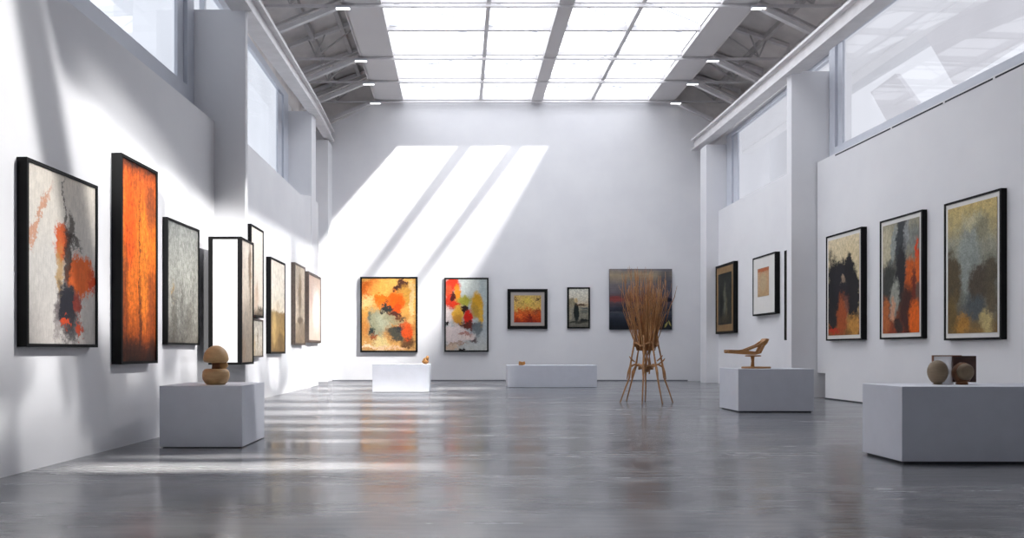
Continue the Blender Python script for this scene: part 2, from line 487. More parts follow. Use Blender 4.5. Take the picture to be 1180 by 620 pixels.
def painting(loc, rz, w, h, dep, fw, cmat, label, fmat=None, mount=0.0, mmat=None, group=None, name='framed_painting', margins=None, lip=.012, cat='painting'):
    """local x across, -y out of the wall; origin at the back bottom centre"""
    fmat = fmat or M_frame
    root = tag(empty(name, loc, rz), label, cat, group)
    x0, x1 = -w / 2, w / 2
    b = MB()
    b.box(x0, x0 + fw, -dep, 0, 0, h); b.box(x1 - fw, x1, -dep, 0, 0, h)
    b.box(x0 + fw, x1 - fw, -dep, 0, 0, fw); b.box(x0 + fw, x1 - fw, -dep, 0, h - fw, h)
    b.build('frame', fmat, root)
    MB().box(x0 + fw, x1 - fw, -dep + lip + .008, -.005, fw, h - fw).build('backing_board', M_gap, root)
    y = -dep + lip
    if mount > 0 or margins:
        ml, mr, mb, mt = margins or (mount,) * 4
        quad('mount', x0 + fw, x1 - fw, y, fw, h - fw, mmat or M_mat, root)
        quad('canvas', x0 + fw + ml, x1 - fw - mr, y - .006, fw + mb, h - fw - mt, cmat, root)
    else:
        quad('canvas', x0 + fw, x1 - fw, y, fw, h - fw, cmat, root)
    return root

RL = R(90 - 2.63); RL2 = R(90 - .32); RR = R(-88.0)
def onwall(L, Rt, dep, rz):
    """back-centre point of a picture whose front edge runs L->Rt"""
    cx, cy = (L[0] + Rt[0]) / 2, (L[1] + Rt[1]) / 2
    back = Vector((-math.sin(rz), math.cos(rz), 0)) * dep
    return (cx + back.x, cy + back.y)

# 1: figure in orange and black on cream
m1 = canvas_mat('canvas cream orange figure', [(0, (196, 190, 184)), (.5, (206, 202, 196)), (1, (222, 214, 202))], [
    (.50, .80, .012, .20, (70, 64, 58), .6, .8), (.12, .70, .26, .025, (196, 128, 84), .7, .7, -48),
    (.46, .60, .10, .10, (206, 100, 50), .5), (.62, .70, .05, .09, (70, 60, 50), .6, .8), (.66, .62, .10, .03, (60, 50, 44), .6, .8),
    (.74, .43, .20, .13, (228, 112, 46), .35), (.44, .42, .06, .16, (176, 140, 84), .7, .8), (.95, .40, .08, .05, (214, 84, 40), .6),
    (.56, .52, .06, .16, (50, 40, 34), .6, .9), (.55, .22, .17, .15, (44, 44, 52), .45), (.62, .10, .16, .08, (60, 58, 62), .7, .8),
    (.70, .25, .05, .07, (150, 60, 44), .6, .9), (.52, .12, .07, .025, (200, 80, 40), .6), (.74, .09, .05, .04, (190, 78, 44), .6),
    (.40, .15, .03, .14, (120, 110, 110), .8, .6)], warp=.05, wscale=5, grain=.10, gscale=(60, 8, 1), aspect=.7, seed=1)
x, y = onwall((-3.506, 5.973), (-3.457, 7.046), .085, RL)
painting((x, y, 1.03), RL, 1.075, 1.54, .085, .028, m1, 'black framed painting of an orange and black figure on cream, nearest on the left wall')

# 2: tall orange
m2 = canvas_mat('canvas burning orange', [(0, (60, 30, 18)), (.10, (150, 72, 24)), (.3, (222, 118, 36)), (.7, (240, 128, 38)), (.93, (214, 104, 38)), (1, (70, 36, 24))], [
    (.22, .68, .16, .22, (242, 98, 26), .6, .9), (.62, .50, .12, .3, (246, 146, 50), .7, .6), (.85, .80, .16, .12, (120, 62, 40), .8, .7),
    (.9, .3, .14, .2, (150, 72, 30), .8, .7), (.08, .25, .10, .3, (128, 60, 24), .8, .8), (.52, .2, .05, .22, (90, 44, 20), .9, .7),
    (.50, .45, .010, .5, (70, 24, 14), .5, .9), (.3, .05, .4, .06, (52, 28, 18), .8, .8), (.9, .03, .2, .08, (50, 26, 18), .8, .8)],
    warp=.04, wscale=5, grain=.38, gscale=(26, 5, 1), aspect=.38, seed=2)
x, y = onwall((-3.418, 7.450), (-3.381, 8.258), .105, RL)
painting((x, y, .86), RL, .809, 2.14, .105, .03, m2, 'tall narrow black framed painting in burning orange on the left wall')

# 3: grey scratched
m3 = canvas_mat('canvas grey scratched', [(0, (120, 116, 108)), (.2, (150, 148, 140)), (.6, (170, 170, 162)), (1, (150, 152, 148))], [
    (.2, .2, .08, .2, (90, 84, 74), .9, .6), (.17, .42, .04, .05, (176, 146, 96), .8, .7), (.7, .18, .1, .14, (100, 96, 88), .9, .6),
    (.45, .35, .03, .2, (104, 100, 92), .8, .6), (.85, .4, .04, .3, (120, 118, 112), .9, .6)], warp=.08, wscale=6, grain=.34, gscale=(34, 9, 1), aspect=.6, seed=3)
x, y = onwall((-3.410, 8.602), (-3.367, 9.540), .06, RL)
painting((x, y, 1.07), RL, .94, 1.49, .06, .026, m3, 'black framed scratched grey painting between the tall orange one and the pier')

# 4: deep box on the pier, white face to the room and a sepia face to the side
box = tag(empty('box_frame', (-3.06, 10.19, .815)), 'deep black framed box with a blank white front hanging on the left pier', 'picture box')
bx0, bx1, by0, by1, bh = -.215, .214, -.59, 0, 1.67
b = MB()
fw = .03
b.box(bx0, bx0 + .055, by0, by0 + .04, 0, bh); b.box(bx1 - .05, bx1, by0, by0 + .05, 0, bh)
b.box(bx1 - .04, bx1, by1 - fw, by1, 0, bh)
for z in (0, bh - fw):
    b.box(bx0 + .055, bx1 - .05, by0, by0 + .04, z, z + fw)
    b.box(bx1 - .04, bx1, by0 + .05, by1 - fw, z, z + fw)
b.build('frame', M_frame, box)
MB().box(bx0 + .01, bx1 - .02, by0 + .02, by1, .02, bh - .02).build('box_body', M_frame, box)
def white_panel():
    m, nt, bs = new_mat('blank white panel')
    uv = nt.n('ShaderNodeUVMap').outputs[0]
    f = nt.noise(uv, 3, 3)
    nt.link(nt.mix(f, lin((240, 236, 236)), lin((250, 248, 250))), bs.inputs['Base Color'])
    bs.inputs['Roughness'].default_value = .6
    return m
fp = quad('front_panel', bx0 + .055, bx1 - .05, by0 + .012, fw, bh - fw, white_panel(), box)
fp['label'] = 'blank white front panel'
m4 = canvas_mat('canvas cream with brown drip', [(0, (206, 188, 166)), (.5, (222, 208, 190)), (1, (226, 216, 204))], [
    (.75, .80, .14, .18, (120, 98, 76), .8, .8), (.82, .6, .06, .2, (150, 128, 104), .9, .7), (.2, .1, .2, .1, (206, 180, 150), .9, .6)],
    warp=.06, grain=.14, gscale=(20, 4, 1), aspect=.35, seed=4)
side = empty('side_panel', (bx1 - .006, (by0 + .05 + by1 - fw) / 2, 0), R(90), box)
bpy.data.objects.remove(side)
sp = quad('side_panel', -(.51 / 2), .51 / 2, 0, fw, bh - fw, m4, box)
sp.location = (bx1 - .012, (by0 + .05 - fw) / 2, 0); sp.rotation_euler = (0, 0, R(90))
sp['label'] = 'cream side canvas with a brown drip'

# 5, 6: upper tall sepia and small one below
m5 = canvas_mat('canvas sepia skyline', [(0, (90, 80, 70)), (.06, (150, 138, 122)), (.12, (214, 204, 190)), (1, (232, 226, 216))], [
    (.45, .2, .2, .12, (206, 184, 164), .7, .9), (.5, .3, .06, .1, (190, 168, 146), .7, .8), (.8, .08, .2, .02, (90, 80, 70), .6)], warp=.05, grain=.1, aspect=.5, seed=5)
x, y = onwall((-4.010, 14.17), (-4.006, 15.065), .1, RL2)
painting((x, y, 1.66), RL2, .89, 1.78, .1, .04, m5, 'tall black framed pale sepia picture half hidden behind the pier box, above a small one')
m6 = canvas_mat('canvas pale brush marks', [(0, (176, 164, 146)), (.5, (206, 198, 184)), (1, (180, 174, 164))], [
    (.5, .5, .05, .3, (140, 124, 104), .9, .7), (.2, .3, .1, .3, (196, 176, 146), .9, .7)], warp=.1, grain=.3, gscale=(26, 6, 1), aspect=1, seed=6)
x, y = onwall((-4.010, 14.25), (-4.006, 15.033), .1, RL2)
painting((x, y, .87), RL2, .78, .75, .1, .03, m6, 'small square dark framed picture hanging directly below the tall sepia one', fmat=M_brownframe)
# 7
m7 = canvas_mat('canvas cream over ochre', [(0, (130, 106, 70)), (.2, (176, 146, 98)), (.43, (150, 126, 88)), (.455, (222, 212, 194)), (.7, (228, 220, 206)), (1, (222, 214, 202))], [
    (.25, .25, .12, .18, (206, 178, 124), .8, .8), (.7, .12, .2, .1, (110, 88, 56), .8, .7), (.5, .5, .12, .06, (206, 190, 166), .7, .8)], warp=.03, grain=.16, gscale=(20, 5, 1), aspect=.6, seed=7)
x, y = onwall((-4.003, 15.606), (-3.995, 16.896), .1, RL2)
painting((x, y, .93), RL2, 1.29, 2.06, .1, .045, m7, 'black framed picture, cream above and ochre below, on the second left wall')
# 8
m8 = canvas_mat('canvas taupe columns', [(0, (150, 134, 116)), (.25, (176, 160, 140)), (.3, (210, 198, 180)), (1, (196, 184, 168))], [
    (.5, .65, .16, .28, (150, 132, 110), .7, .8), (.5, .3, .3, .04, (116, 98, 78), .6, .8)], warp=.05, grain=.2, gscale=(24, 5, 1), aspect=.5, seed=8)
x, y = onwall((-3.989, 17.85), (-3.984, 19.02), .1, RL2)
painting((x, y, 1.14), RL2, 1.17, 2.0, .1, .05, m8, 'narrow brown framed taupe picture, second from the far end of the left wall', fmat=M_brownframe)
# 9
m9 = canvas_mat('canvas blush haze', [(0, (196, 180, 168)), (.5, (220, 204, 192)), (1, (206, 186, 172))], [
    (.6, .5, .3, .3, (232, 220, 212), .9, .8), (.25, .4, .1, .3, (200, 172, 156), .9, .6)], warp=.06, grain=.06, aspect=.8, seed=9)
x, y = onwall((-3.962, 19.32), (-3.953, 21.0), .1, RL2)
painting((x, y, 1.21), RL2, 1.68, 1.87, .1, .07, m9, 'brown framed hazy blush picture at the far end of the left wall', fmat=M_brownframe)

# back wall ------------------------------------------------------
def back(px0, px1, y0, y1, dep, fw, m, label, **kw):
    f = lambda p: (p - 530) / 35.0
    g = lambda p: 1 + (404 - p) / 35.0
    k = 1 - dep / YB
    return painting(((f(px0) + f(px1)) / 2 * k, YB - .002, 1 + (g(y1) - 1) * k), 0, (f(px1) - f(px0)) * k, (g(y0) - g(y1)) * k, dep, fw, m, label, **kw)
m10 = canvas_mat('canvas amber storm', [(0, (196, 150, 96)), (.06, (206, 160, 96)), (.3, (190, 128, 66)), (.65, (216, 166, 88)), (1, (226, 172, 92))], [
    (.12, .88, .20, .12, (200, 104, 36), .7), (.35, .80, .22, .16, (232, 166, 82), .8, .8), (.1, .68, .12, .1, (230, 196, 138), .8, .8),
    (.75, .90, .13, .075, (84, 50, 36), .4), (.64, .87, .06, .05, (70, 40, 30), .6), (.80, .75, .16, .12, (196, 146, 62), .7, .8),
    (.93, .72, .05, .22, (224, 190, 136), .5, .9), (.92, .42, .06, .08, (206, 170, 110), .7, .8),
    (.36, .70, .18, .07, (226, 116, 26), .6), (.62, .70, .15, .12, (228, 100, 16), .6), (.64, .60, .10, .07, (220, 86, 16), .6),
    (.28, .36, .17, .22, (150, 152, 128), .7, .95), (.42, .42, .14, .16, (172, 172, 148), .7, .9), (.62, .42, .22, .05, (150, 146, 118), .7, .8, 12),
    (.46, .60, .12, .06, (50, 52, 50), .4), (.62, .51, .13, .05, (92, 48, 36), .5), (.76, .45, .08, .025, (70, 60, 50), .5, .9),
    (.16, .28, .05, .06, (50, 62, 60), .5), (.15, .45, .04, .08, (96, 104, 92), .7, .8), (.24, .19, .08, .05, (150, 80, 44), .7),
    (.64, .24, .16, .10, (78, 76, 66), .6), (.70, .31, .08, .05, (52, 54, 54), .5), (.84, .24, .09, .10, (206, 84, 32), .5),
    (.78, .36, .08, .04, (196, 96, 48), .6), (.84, .11, .14, .07, (84, 56, 38), .7, .9), (.36, .10, .12, .09, (216, 196, 140), .8, .9),
    (.12, .05, .2, .03, (232, 206, 176), .6, .9), (.5, .04, .3, .02, (226, 190, 160), .6, .8)],
    warp=.055, wscale=4, grain=.16, gscale=(30, 30, 1), aspect=.77, seed=10)
back(415, 481, 319, 406, .15, .055, m10, 'large amber, orange and grey-green abstract in a thin black frame on the back wall')
m11 = canvas_mat('canvas red yellow white', [(0, (190, 192, 188)), (.3, (176, 182, 184)), (.7, (190, 198, 192)), (1, (196, 202, 198))], [
    (.60, .85, .22, .16, (206, 212, 206), .7), (.9, .75, .1, .3, (176, 186, 186), .8, .9),
    (.16, .92, .20, .10, (212, 56, 28), .45), (.06, .8, .10, .10, (196, 84, 48), .6), (.28, .80, .08, .12, (232, 150, 44), .6), (.10, .68, .14, .10, (200, 60, 34), .5),
    (.45, .70, .18, .07, (178, 172, 72), .7), (.76, .64, .14, .16, (206, 160, 52), .5), (.84, .48, .07, .14, (214, 172, 70), .5), (.70, .54, .10, .09, (170, 140, 66), .7, .8),
    (.17, .755, .06, .06, (84, 30, 24), .4), (.24, .66, .10, .045, (214, 62, 32), .5),
    (.08, .5, .16, .12, (216, 204, 200), .5), (.30, .52, .15, .12, (226, 176, 70), .45), (.28, .42, .14, .07, (206, 150, 60), .6),
    (.46, .58, .09, .06, (60, 40, 34), .4), (.55, .46, .11, .10, (204, 40, 20), .45), (.52, .35, .20, .045, (92, 44, 34), .5), (.62, .34, .06, .06, (110, 44, 34), .6),
    (.76, .30, .12, .08, (92, 100, 104), .7, .8), (.66, .16, .12, .045, (96, 84, 84), .6),
    (.22, .22, .30, .13, (222, 208, 204), .35), (.50, .20, .20, .06, (220, 206, 200), .4), (.46, .24, .16, .03, (170, 120, 110), .6, .9), (.25, .09, .28, .02, (170, 140, 120), .7, .8),
    (.03, .37, .05, .035, (40, 30, 28), .3), (.40, .01, .08, .03, (36, 28, 26), .3), (.1, .03, .2, .05, (206, 176, 150), .7, .8)],
    warp=.045, wscale=4, grain=.12, gscale=(30, 30, 1), aspect=.6, seed=11)
back(512, 563, 320, 405.5, .15, .05, m11, 'abstract in red, yellow and white with a thin black frame on the back wall')
m12 = canvas_mat('canvas gold over red', [(0, (150, 50, 26)), (.25, (196, 84, 34)), (.45, (206, 120, 56)), (.55, (214, 178, 96)), (1, (206, 176, 110))], [
    (.05, .85, .08, .06, (92, 66, 50), .5), (.90, .88, .09, .06, (70, 50, 44), .4), (.33, .68, .06, .04, (110, 84, 40), .5), (.5, .8, .2, .1, (220, 196, 92), .8, .8),
    (.7, .72, .06, .03, (130, 100, 50), .6), (.15, .66, .05, .03, (120, 90, 60), .6), (.85, .42, .16, .06, (150, 70, 44), .7), (.2, .25, .15, .1, (224, 110, 48), .8), (.6, .15, .1, .12, (120, 40, 26), .7)],
    warp=.10, wscale=8, grain=.3, gscale=(14, 14, 1), aspect=1, seed=12)
M_mount_taupe = plain('taupe mount', (168, 160, 154), .8, var=.03)
back(585, 631, 333, 379, .1, .10, m12, 'square gold and red picture with grey mount and thick black frame above the low plinth', mount=.11, mmat=M_mount_taupe)
m13 = canvas_mat('canvas harbour greys', [(0, (110, 108, 98)), (.2, (130, 128, 116)), (.5, (150, 146, 130)), (.58, (196, 178, 150)), (.7, (214, 208, 190)), (1, (222, 220, 208))], [
    (.15, .64, .2, .13, (150, 142, 120), .4), (.36, .70, .10, .06, (206, 184, 144), .5), (.38, .38, .13, .25, (40, 46, 44), .3), (.62, .58, .28, .025, (90, 72, 56), .5),
    (.8, .4, .2, .05, (110, 112, 104), .7), (.5, .12, .5, .03, (60, 60, 54), .5, .9), (.78, .17, .24, .04, (44, 46, 44), .5), (.85, .48, .2, .02, (90, 96, 96), .6), (.1, .3, .07, .12, (156, 150, 132), .6)],
    warp=.03, grain=.28, gscale=(24, 24, 1), aspect=.55, seed=13)
back(654, 680, 331, 378.5, .08, .05, m13, 'small upright pale picture with a dark post, thin black frame, back wall')
# 14 unframed canvas
m14 = canvas_mat('canvas dusk bands', [(0, (22, 26, 34)), (.14, (36, 42, 54)), (.24, (62, 68, 80)), (.29, (84, 86, 94)), (.315, (40, 44, 56)), (.36, (60, 64, 76)), (.44, (96, 80, 86)), (.50, (128, 80, 80)), (.56, (104, 84, 88)), (.60, (110, 104, 110)), (.74, (124, 118, 120)), (.80, (140, 130, 120)), (.90, (170, 156, 132)), (.97, (146, 138, 130)), (1, (120, 120, 124))], [
    (.9, .72, .14, .3, (84, 86, 98), .9, .8), (.94, .49, .08, .03, (24, 28, 46), .5), (.1, .5, .12, .05, (150, 76, 72), .5, .8), (.90, .08, .012, .05, (190, 180, 110), .5, .9, 30), (.96, .1, .01, .05, (190, 180, 110), .5, .8, -20)],
    warp=.012, grain=.14, gscale=(2, 26, 1), aspect=1, seed=14)
can = tag(empty('canvas_painting', (5.96 * .996, YB - .002, 1.69)), 'unframed square canvas with dusky horizontal bands hanging behind the twig sculpture', 'painting')
MB().box(-1.025, 1.025, -.09, 0, 0, 1.99).build('stretcher', plain('dark canvas edge', (58, 58, 66), .8), can)
quad('canvas', -1.025, 1.025, -.095, 0, 1.99, m14, can)

# right wall ------------------------------------------------------
mr1 = canvas_mat('canvas black tower', [(0, (130, 92, 48)), (.15, (170, 130, 76)), (.35, (206, 190, 150)), (1, (222, 208, 176))], [
    (.75, .80, .3, .14, (216, 200, 164), .8), (.20, .44, .24, .36, (20, 20, 26), .35), (.50, .54, .34, .22, (30, 30, 38), .35), (.70, .66, .13, .17, (18, 18, 24), .35), (.82, .38, .20, .30, (22, 22, 26), .35), (.35, .66, .1, .06, (30, 30, 36), .6),
    (.14, .2, .16, .16, (34, 30, 32), .5), (.08, .82, .05, .1, (60, 60, 62), .8, .7), (.5, .55, .08, .03, (150, 130, 110), .6), (.46, .18, .17, .2, (160, 82, 40), .6), (.62, .3, .08, .1, (120, 70, 60), .8, .8),
    (.18, .04, .18, .04, (180, 60, 30), .6), (.85, .08, .2, .1, (190, 140, 70), .7)], warp=.06, wscale=5, grain=.22, gscale=(40, 12, 1), aspect=.6, seed=21)
mr2 = canvas_mat('canvas grey slash orange', [(0, (150, 66, 34)), (.2, (110, 70, 50)), (.5, (84, 84, 80)), (.8, (150, 146, 128)), (1, (160, 156, 136))], [
    (.1, .80, .18, .2, (190, 182, 156), .7), (.5, .85, .14, .26, (52, 58, 64), .5, .95, 25), (.85, .85, .2, .1, (130, 132, 126), .7), (.30, .78, .06, .22, (150, 156, 152), .5, .9, 22), (.62, .78, .07, .22, (146, 150, 150), .5, .9, 22),
    (.2, .45, .2, .18, (60, 62, 58), .6), (.5, .52, .14, .3, (34, 34, 38), .5, 1, 18), (.75, .5, .12, .18, (200, 98, 28), .5, 1, 14), (.95, .56, .08, .16, (212, 102, 28), .5), (.94, .72, .04, .08, (206, 74, 30), .6),
    (.34, .32, .13, .18, (150, 152, 142), .45, 1, 14), (.7, .2, .2, .22, (70, 36, 28), .6), (.85, .4, .05, .15, (110, 44, 28), .6), (.88, .12, .16, .16, (222, 106, 22), .5, 1, 10), (.1, .16, .1, .16, (178, 104, 56), .6), (.42, .06, .14, .06, (60, 44, 40), .6), (.3, .2, .06, .12, (206, 150, 116), .7, .8)],
    warp=.05, wscale=5, grain=.22, gscale=(30, 10, 1), aspect=.55, seed=22)
mr3 = canvas_mat('canvas misty ochre', [(0, (140, 112, 66)), (.15, (112, 108, 94)), (.4, (126, 128, 120)), (.7, (158, 156, 138)), (.88, (190, 174, 126)), (1, (200, 180, 124))], [
    (.45, .55, .22, .3, (148, 154, 148), .8), (.55, .86, .2, .06, (196, 188, 154), .8), (.72, .8, .12, .1, (134, 132, 112), .8, .8), (.10, .42, .19, .22, (92, 80, 58), .45), (.66, .38, .22, .15, (84, 74, 62), .5), (.88, .42, .12, .14, (92, 84, 68), .6),
    (.1, .15, .14, .14, (116, 96, 56), .8), (.55, .2, .2, .1, (84, 90, 92), .8), (.3, .06, .16, .08, (176, 130, 62), .7), (.78, .08, .12, .1, (190, 172, 122), .7), (.9, .25, .1, .1, (100, 90, 72), .7)],
    warp=.05, wscale=4, grain=.26, gscale=(60, 40, 1), aspect=.62, seed=23)
for (L, Rt, w, z0, h, d, mt, lab) in (
    ((7.477, 15.061), (7.521, 13.808), 1.254, 1.20, 2.12, .14, mr1, 'black framed painting of a black tower shape over orange, farthest of three'),
    ((7.560, 13.277), (7.600, 12.121), 1.157, 1.20, 2.12, .12, mr2, 'black framed painting slashed with grey and orange, middle of the near right wall'),
    ((7.618, 11.605), (7.659, 10.433), 1.172, 1.16, 2.14, .12, mr3, 'black framed misty ochre and grey painting nearest on the right wall')):
    x, y = onwall(L, Rt, d - .005, RR)
    painting((x, y, z0), RR, w, h, d, .032, mt, lab, margins=(.05, .05, .07, .07))
mrA = canvas_mat('canvas dark ghost', [(0, (60, 58, 50)), (.5, (56, 58, 52)), (1, (44, 46, 42))], [
    (.5, .5, .08, .28, (104, 106, 92), .9, .9), (.25, .4, .1, .3, (34, 36, 32), .8), (.62, .3, .06, .2, (110, 104, 80), .9, .7), (.5, .1, .3, .08, (70, 64, 50), .8)], warp=.05, grain=.3, gscale=(30, 8, 1), aspect=.6, seed=24)
M_gold = plain('old gold mount', (132, 104, 66), .6, var=.12)
painting((7.9, (22.455 + 20.95) / 2, 1.50), R(-90), 1.50, 2.05, .12, .07, mrA, 'dark picture with an old gold mount and black frame, far end of the right wall', margins=(.14, .12, .2, .2), mmat=M_gold)
mrB = canvas_mat('print copper square', [(0, (186, 160, 124)), (.8, (196, 160, 126)), (1, (170, 110, 76))], [(.5, .5, .32, .32, (190, 172, 140), .5, .7), (.1, .5, .04, .5, (206, 184, 160), .6, .6), (.5, .92, .5, .05, (180, 104, 66), .6)], warp=.015, grain=.14, gscale=(4, 60, 1), aspect=1, seed=25)
painting((7.9, (19.612 + 18.203) / 2, 1.915), R(-90), 1.409, 1.53, .12, .04, mrB, 'thin black framed print with a small copper square on a wide white mount', margins=(.28, .35, .44, .28))
painting((7.9, 17.0, 1.25), R(-90), 1.53, 2.15, .09, .04, mrA, 'black framed picture almost hidden behind the right pier, only its edge showing')

# ------------------------------------------------------------------ plinths
def plinth(x0, x1, y0, y1, h, label, gap=True):
    root = tag(empty('plinth', ((x0 + x1) / 2, (y0 + y1) / 2, 0)), label, 'plinth')
    w, d = (x1 - x0) / 2, (y1 - y0) / 2
    g = .022 if gap else .008
    MB().box(-w, w, -d, d, g, h).build('plinth_body', M_plinth, root, bevel=.004)
    MB().box(-w + .03, w - .03, -d + .03, d - .03, 0, g).build('recessed_base', M_gap, root)
    return root
plinth(-3.09, -2.24, 7.58, 8.45, .638, 'white block plinth by the left wall carrying the round wooden mushroom form', False)
plinth(3.89, 5.75, 6.49, 7.13, .684, 'large white block plinth nearest on the right, cut by the picture edge')
plinth(4.49, 5.71, 11.9, 12.76, .703, 'white block plinth in the middle right carrying the wooden chair sculpture')
plinth(-2.10, -.73, 17.7, 18.45, .672, 'sunlit white block plinth in front of the amber abstract', False)
plinth(1.29, 3.69, 19.86, 20.75, .60, 'long low white plinth below the square gold and red picture', False)

# ------------------------------------------------------------------ small sculptures
M_beech = wood('turned beech', (164, 128, 84), (196, 160, 112), (9, 9, 30), .45)
M_dkwood = wood('dark turned wood', (96, 60, 34), (128, 84, 50), (12, 12, 30), .5)
r = tag(empty('wooden_sculpture', (-2.60, 7.86, .638)), 'turned wood sculpture of a round cap on a bowl, on the left plinth', 'sculpture')
MB().lathe([(0, 0), (.09, 0), (.115, .02), (.136, .06), (.140, .10), (.134, .14), (.118, .162), (.10, .168), (0, .168)]).build('bowl', M_beech, r)
MB().lathe([(0, .165), (.045, .165), (.04, .2), (.045, .238), (0, .238)]).build('neck', M_dkwood, r)
cap = [(0, .232), (.08, .232), (.118, .240), (.131, .262)]
for k in range(1, 11):
    a = k / 10 * math.pi / 2
    cap.append((.131 * math.cos(a), .262 + .155 * math.sin(a)))
MB().lathe(cap).build('cap', M_beech, r)
dk = MB().lathe([(0, -.012), (.04, -.012), (.046, 0), (.04, .012), (0, .012)], seg=24, smooth=False).build('disc', M_beech, r)
dk.location = (.065, .05, .205); dk.rotation_euler = (R(80), 0, R(20))

M_egg = wood('grey brown stone wood', (108, 92, 72), (134, 116, 92), (7, 7, 60), .6)
M_walnut = wood('walnut board', (58, 36, 28), (82, 52, 40), (8, 8, 30), .5)
M_pale = plain('pale translucent sheet', (226, 226, 230), .4, var=.02)
_b = M_pale.node_tree.nodes['Principled BSDF']; _b.inputs['Alpha'].default_value = .35
r = tag(empty('abstract_sculpture', (4.455, 6.88, .684)), 'egg form, framed board and ball sculpture on the large near right plinth', 'sculpture')
egg = []
for k in range(0, 17):
    a = -math.pi / 2 + k / 16 * math.pi
    rr = .084 * math.cos(a) * (1 + .06 * math.sin(a))
    z = .113 + .113 * math.sin(a)
    egg.append((max(rr, 0), z))
egg[0] = (0, .002); egg[1] = (.045, .002)
MB().lathe(egg).build('egg_form', M_egg, r)
b = MB(); b.box(-.03, -.02, .02, .04, .21, .272); b.box(-.03, .24, .02, .04, .262, .272); b.build('frame_bar', wood('copper wood bar', (110, 66, 46), (140, 88, 62)), r)
MB().box(.16, .375, .02, .05, .02, .266).build('board', M_walnut, r)
MB().box(-.01, .165, .035, .042, .0, .262).build('pale_sheet', M_pale, r)
MB().box(0, .17, .03, .046, 0, .14).build('lower_sheet', M_pale, r)
rm = MB().lathe([(0, -.04), (.07, -.04), (.088, -.02), (.088, .01), (.07, .03), (0, .03)], seg=40).build('ring_body', M_dkwood, r)
rm.location = (.225, -.01, .105); rm.rotation_euler = (R(90), 0, 0); rm.scale = (1, 1.15, 1)
ball = MB().lathe([(0, 0), (.076, 0), (.076, .02), (.06, .042), (.03, .05), (0, .052)], seg=40).build('ball_face', M_egg, r)
ball.location = (.228, -.035, .118); ball.rotation_euler = (R(90), 0, 0)
MB().lathe([(0, 0), (.05, 0), (.045, .035), (0, .035)], seg=24, center=(.22, -.01, 0)).build('foot', M_dkwood, r)

M_bent = wood('honey bent ply', (146, 100, 54), (184, 134, 80), (10, 10, 40), .4)
r = tag(empty('chair_sculpture', (4.93, 12.28, .703)), 'small honey wood lounge chair sculpture on the middle right plinth', 'sculpture')
MB().lathe([(0, 0), (.24, 0), (.245, .015), (.235, .03), (0, .032)], squash=(1, .55)).build('base', M_bent, r)
b = MB(); b.tube([(-.06, 0, .03), (-.055, 0, .12), (-.06, 0, .21)], [.032, .024, .034], 12); b.build('post', M_bent, r)
MB().lathe([(0, .195), (.12, .198), (.135, .208), (.12, .22), (0, .222)], squash=(1, .8), center=(-.05, 0, 0)).build('seat_disc', M_bent, r)
for s in (-1, 1):
    b = MB()
    b.slab([(-.50, s * .07 - .02, .255), (-.50, s * .07 - .02, .31), (-.25, s * .07 - .02, .305), (.0, s * .07 - .02, .275), (.03, s * .07 - .02, .245), (-.05, s * .07 - .02, .225)], (0, .04, 0))
    b.build('side_rail', M_bent, r)
    b = MB()
    b.slab([(-.30, s * .07 - .018, .30), (-.20, s * .07 - .018, .315), (.0, s * .07 - .018, .395), (.12, s * .07 - .018, .475), (.12, s * .07 - .018, .445), (.03, s * .07 - .018, .372), (-.16, s * .07 - .018, .295)], (0, .036, 0))
    b.build('arm', M_bent, r)
    b = MB()
    b.slab([(.0, s * .07 - .016, .24), (.05, s * .07 - .016, .25), (.11, s * .07 - .016, .37), (.15, s * .07 - .016, .44), (.11, s * .07 - .016, .44), (.06, s * .07 - .016, .36)], (0, .032, 0))
    b.build('back_leg', M_bent, r)
MB().slab([(.085, -.10, .405), (.115, -.10, .375), (.155, -.10, .42), (.185, -.10, .49), (.13, -.10, .50), (.10, -.10, .46)], (0, .20, 0)).build('headrest', M_bent, r, bevel=.012)
MB().slab([(-.50, -.11, .275), (-.50, -.11, .30), (-.40, -.11, .30), (-.40, -.11, .275)], (0, .22, 0)).build('front_bar', M_bent, r, bevel=.006)

def lump(name, loc, sx, sy, sz, seed, mat, label, horns):
    rr = random.Random(seed)
    root = tag(empty(name, loc), label, 'sculpture')
    bm = bmesh.new(); bmesh.ops.create_icosphere(bm, subdivisions=4, radius=1)
    ph = [rr.uniform(0, 6) for _ in range(6)]
    for v in bm.verts:
        c = v.co
        n = 1 + .12 * math.sin(3 * c.x + ph[0]) + .10 * math.sin(4 * c.y + ph[1]) + .08 * math.sin(5 * c.z + ph[2]) + .05 * math.sin(9 * c.x + 7 * c.z + ph[3])
        v.co = Vector((c.x * sx * n, c.y * sy * n, max(-.9, c.z) * sz * n + sz * .86))
        if v.co.z < .004: v.co.z = .0
    for f in bm.faces: f.smooth = True
    me = bpy.data.meshes.new('body'); bm.to_mesh(me); bm.free()
    link_mesh('body', me, mat, root)
    for (x, y, z, dx, dz, rad) in horns:
        b = MB(); b.tube([(x, y, z), (x + dx * .5, y, z + dz * .6), (x + dx, y, z + dz)], [rad, rad * .9, rad * .5], 12); b.build('knob', mat, root)
    return root
M_nug = wood('ochre burr wood', (120, 74, 34), (200, 140, 66), (16, 16, 16), .5)
lump('burr_sculpture', (-.84, 17.95, .672), .085, .08, .075, 3, M_nug, 'small ochre burr wood lump with two knobs on the sunlit plinth', [(.03, -.02, .09, .035, .11, .045), (-.02, 0, .09, -.01, .05, .04)])
lump('burr_sculpture', (1.69, 20.1, .60), .095, .07, .055, 5, M_nug, 'tiny brown burr wood knot on the long low plinth', [(.045, -.02, .06, .03, .04, .03), (-.045, -.01, .06, -.03, .045, .03)])

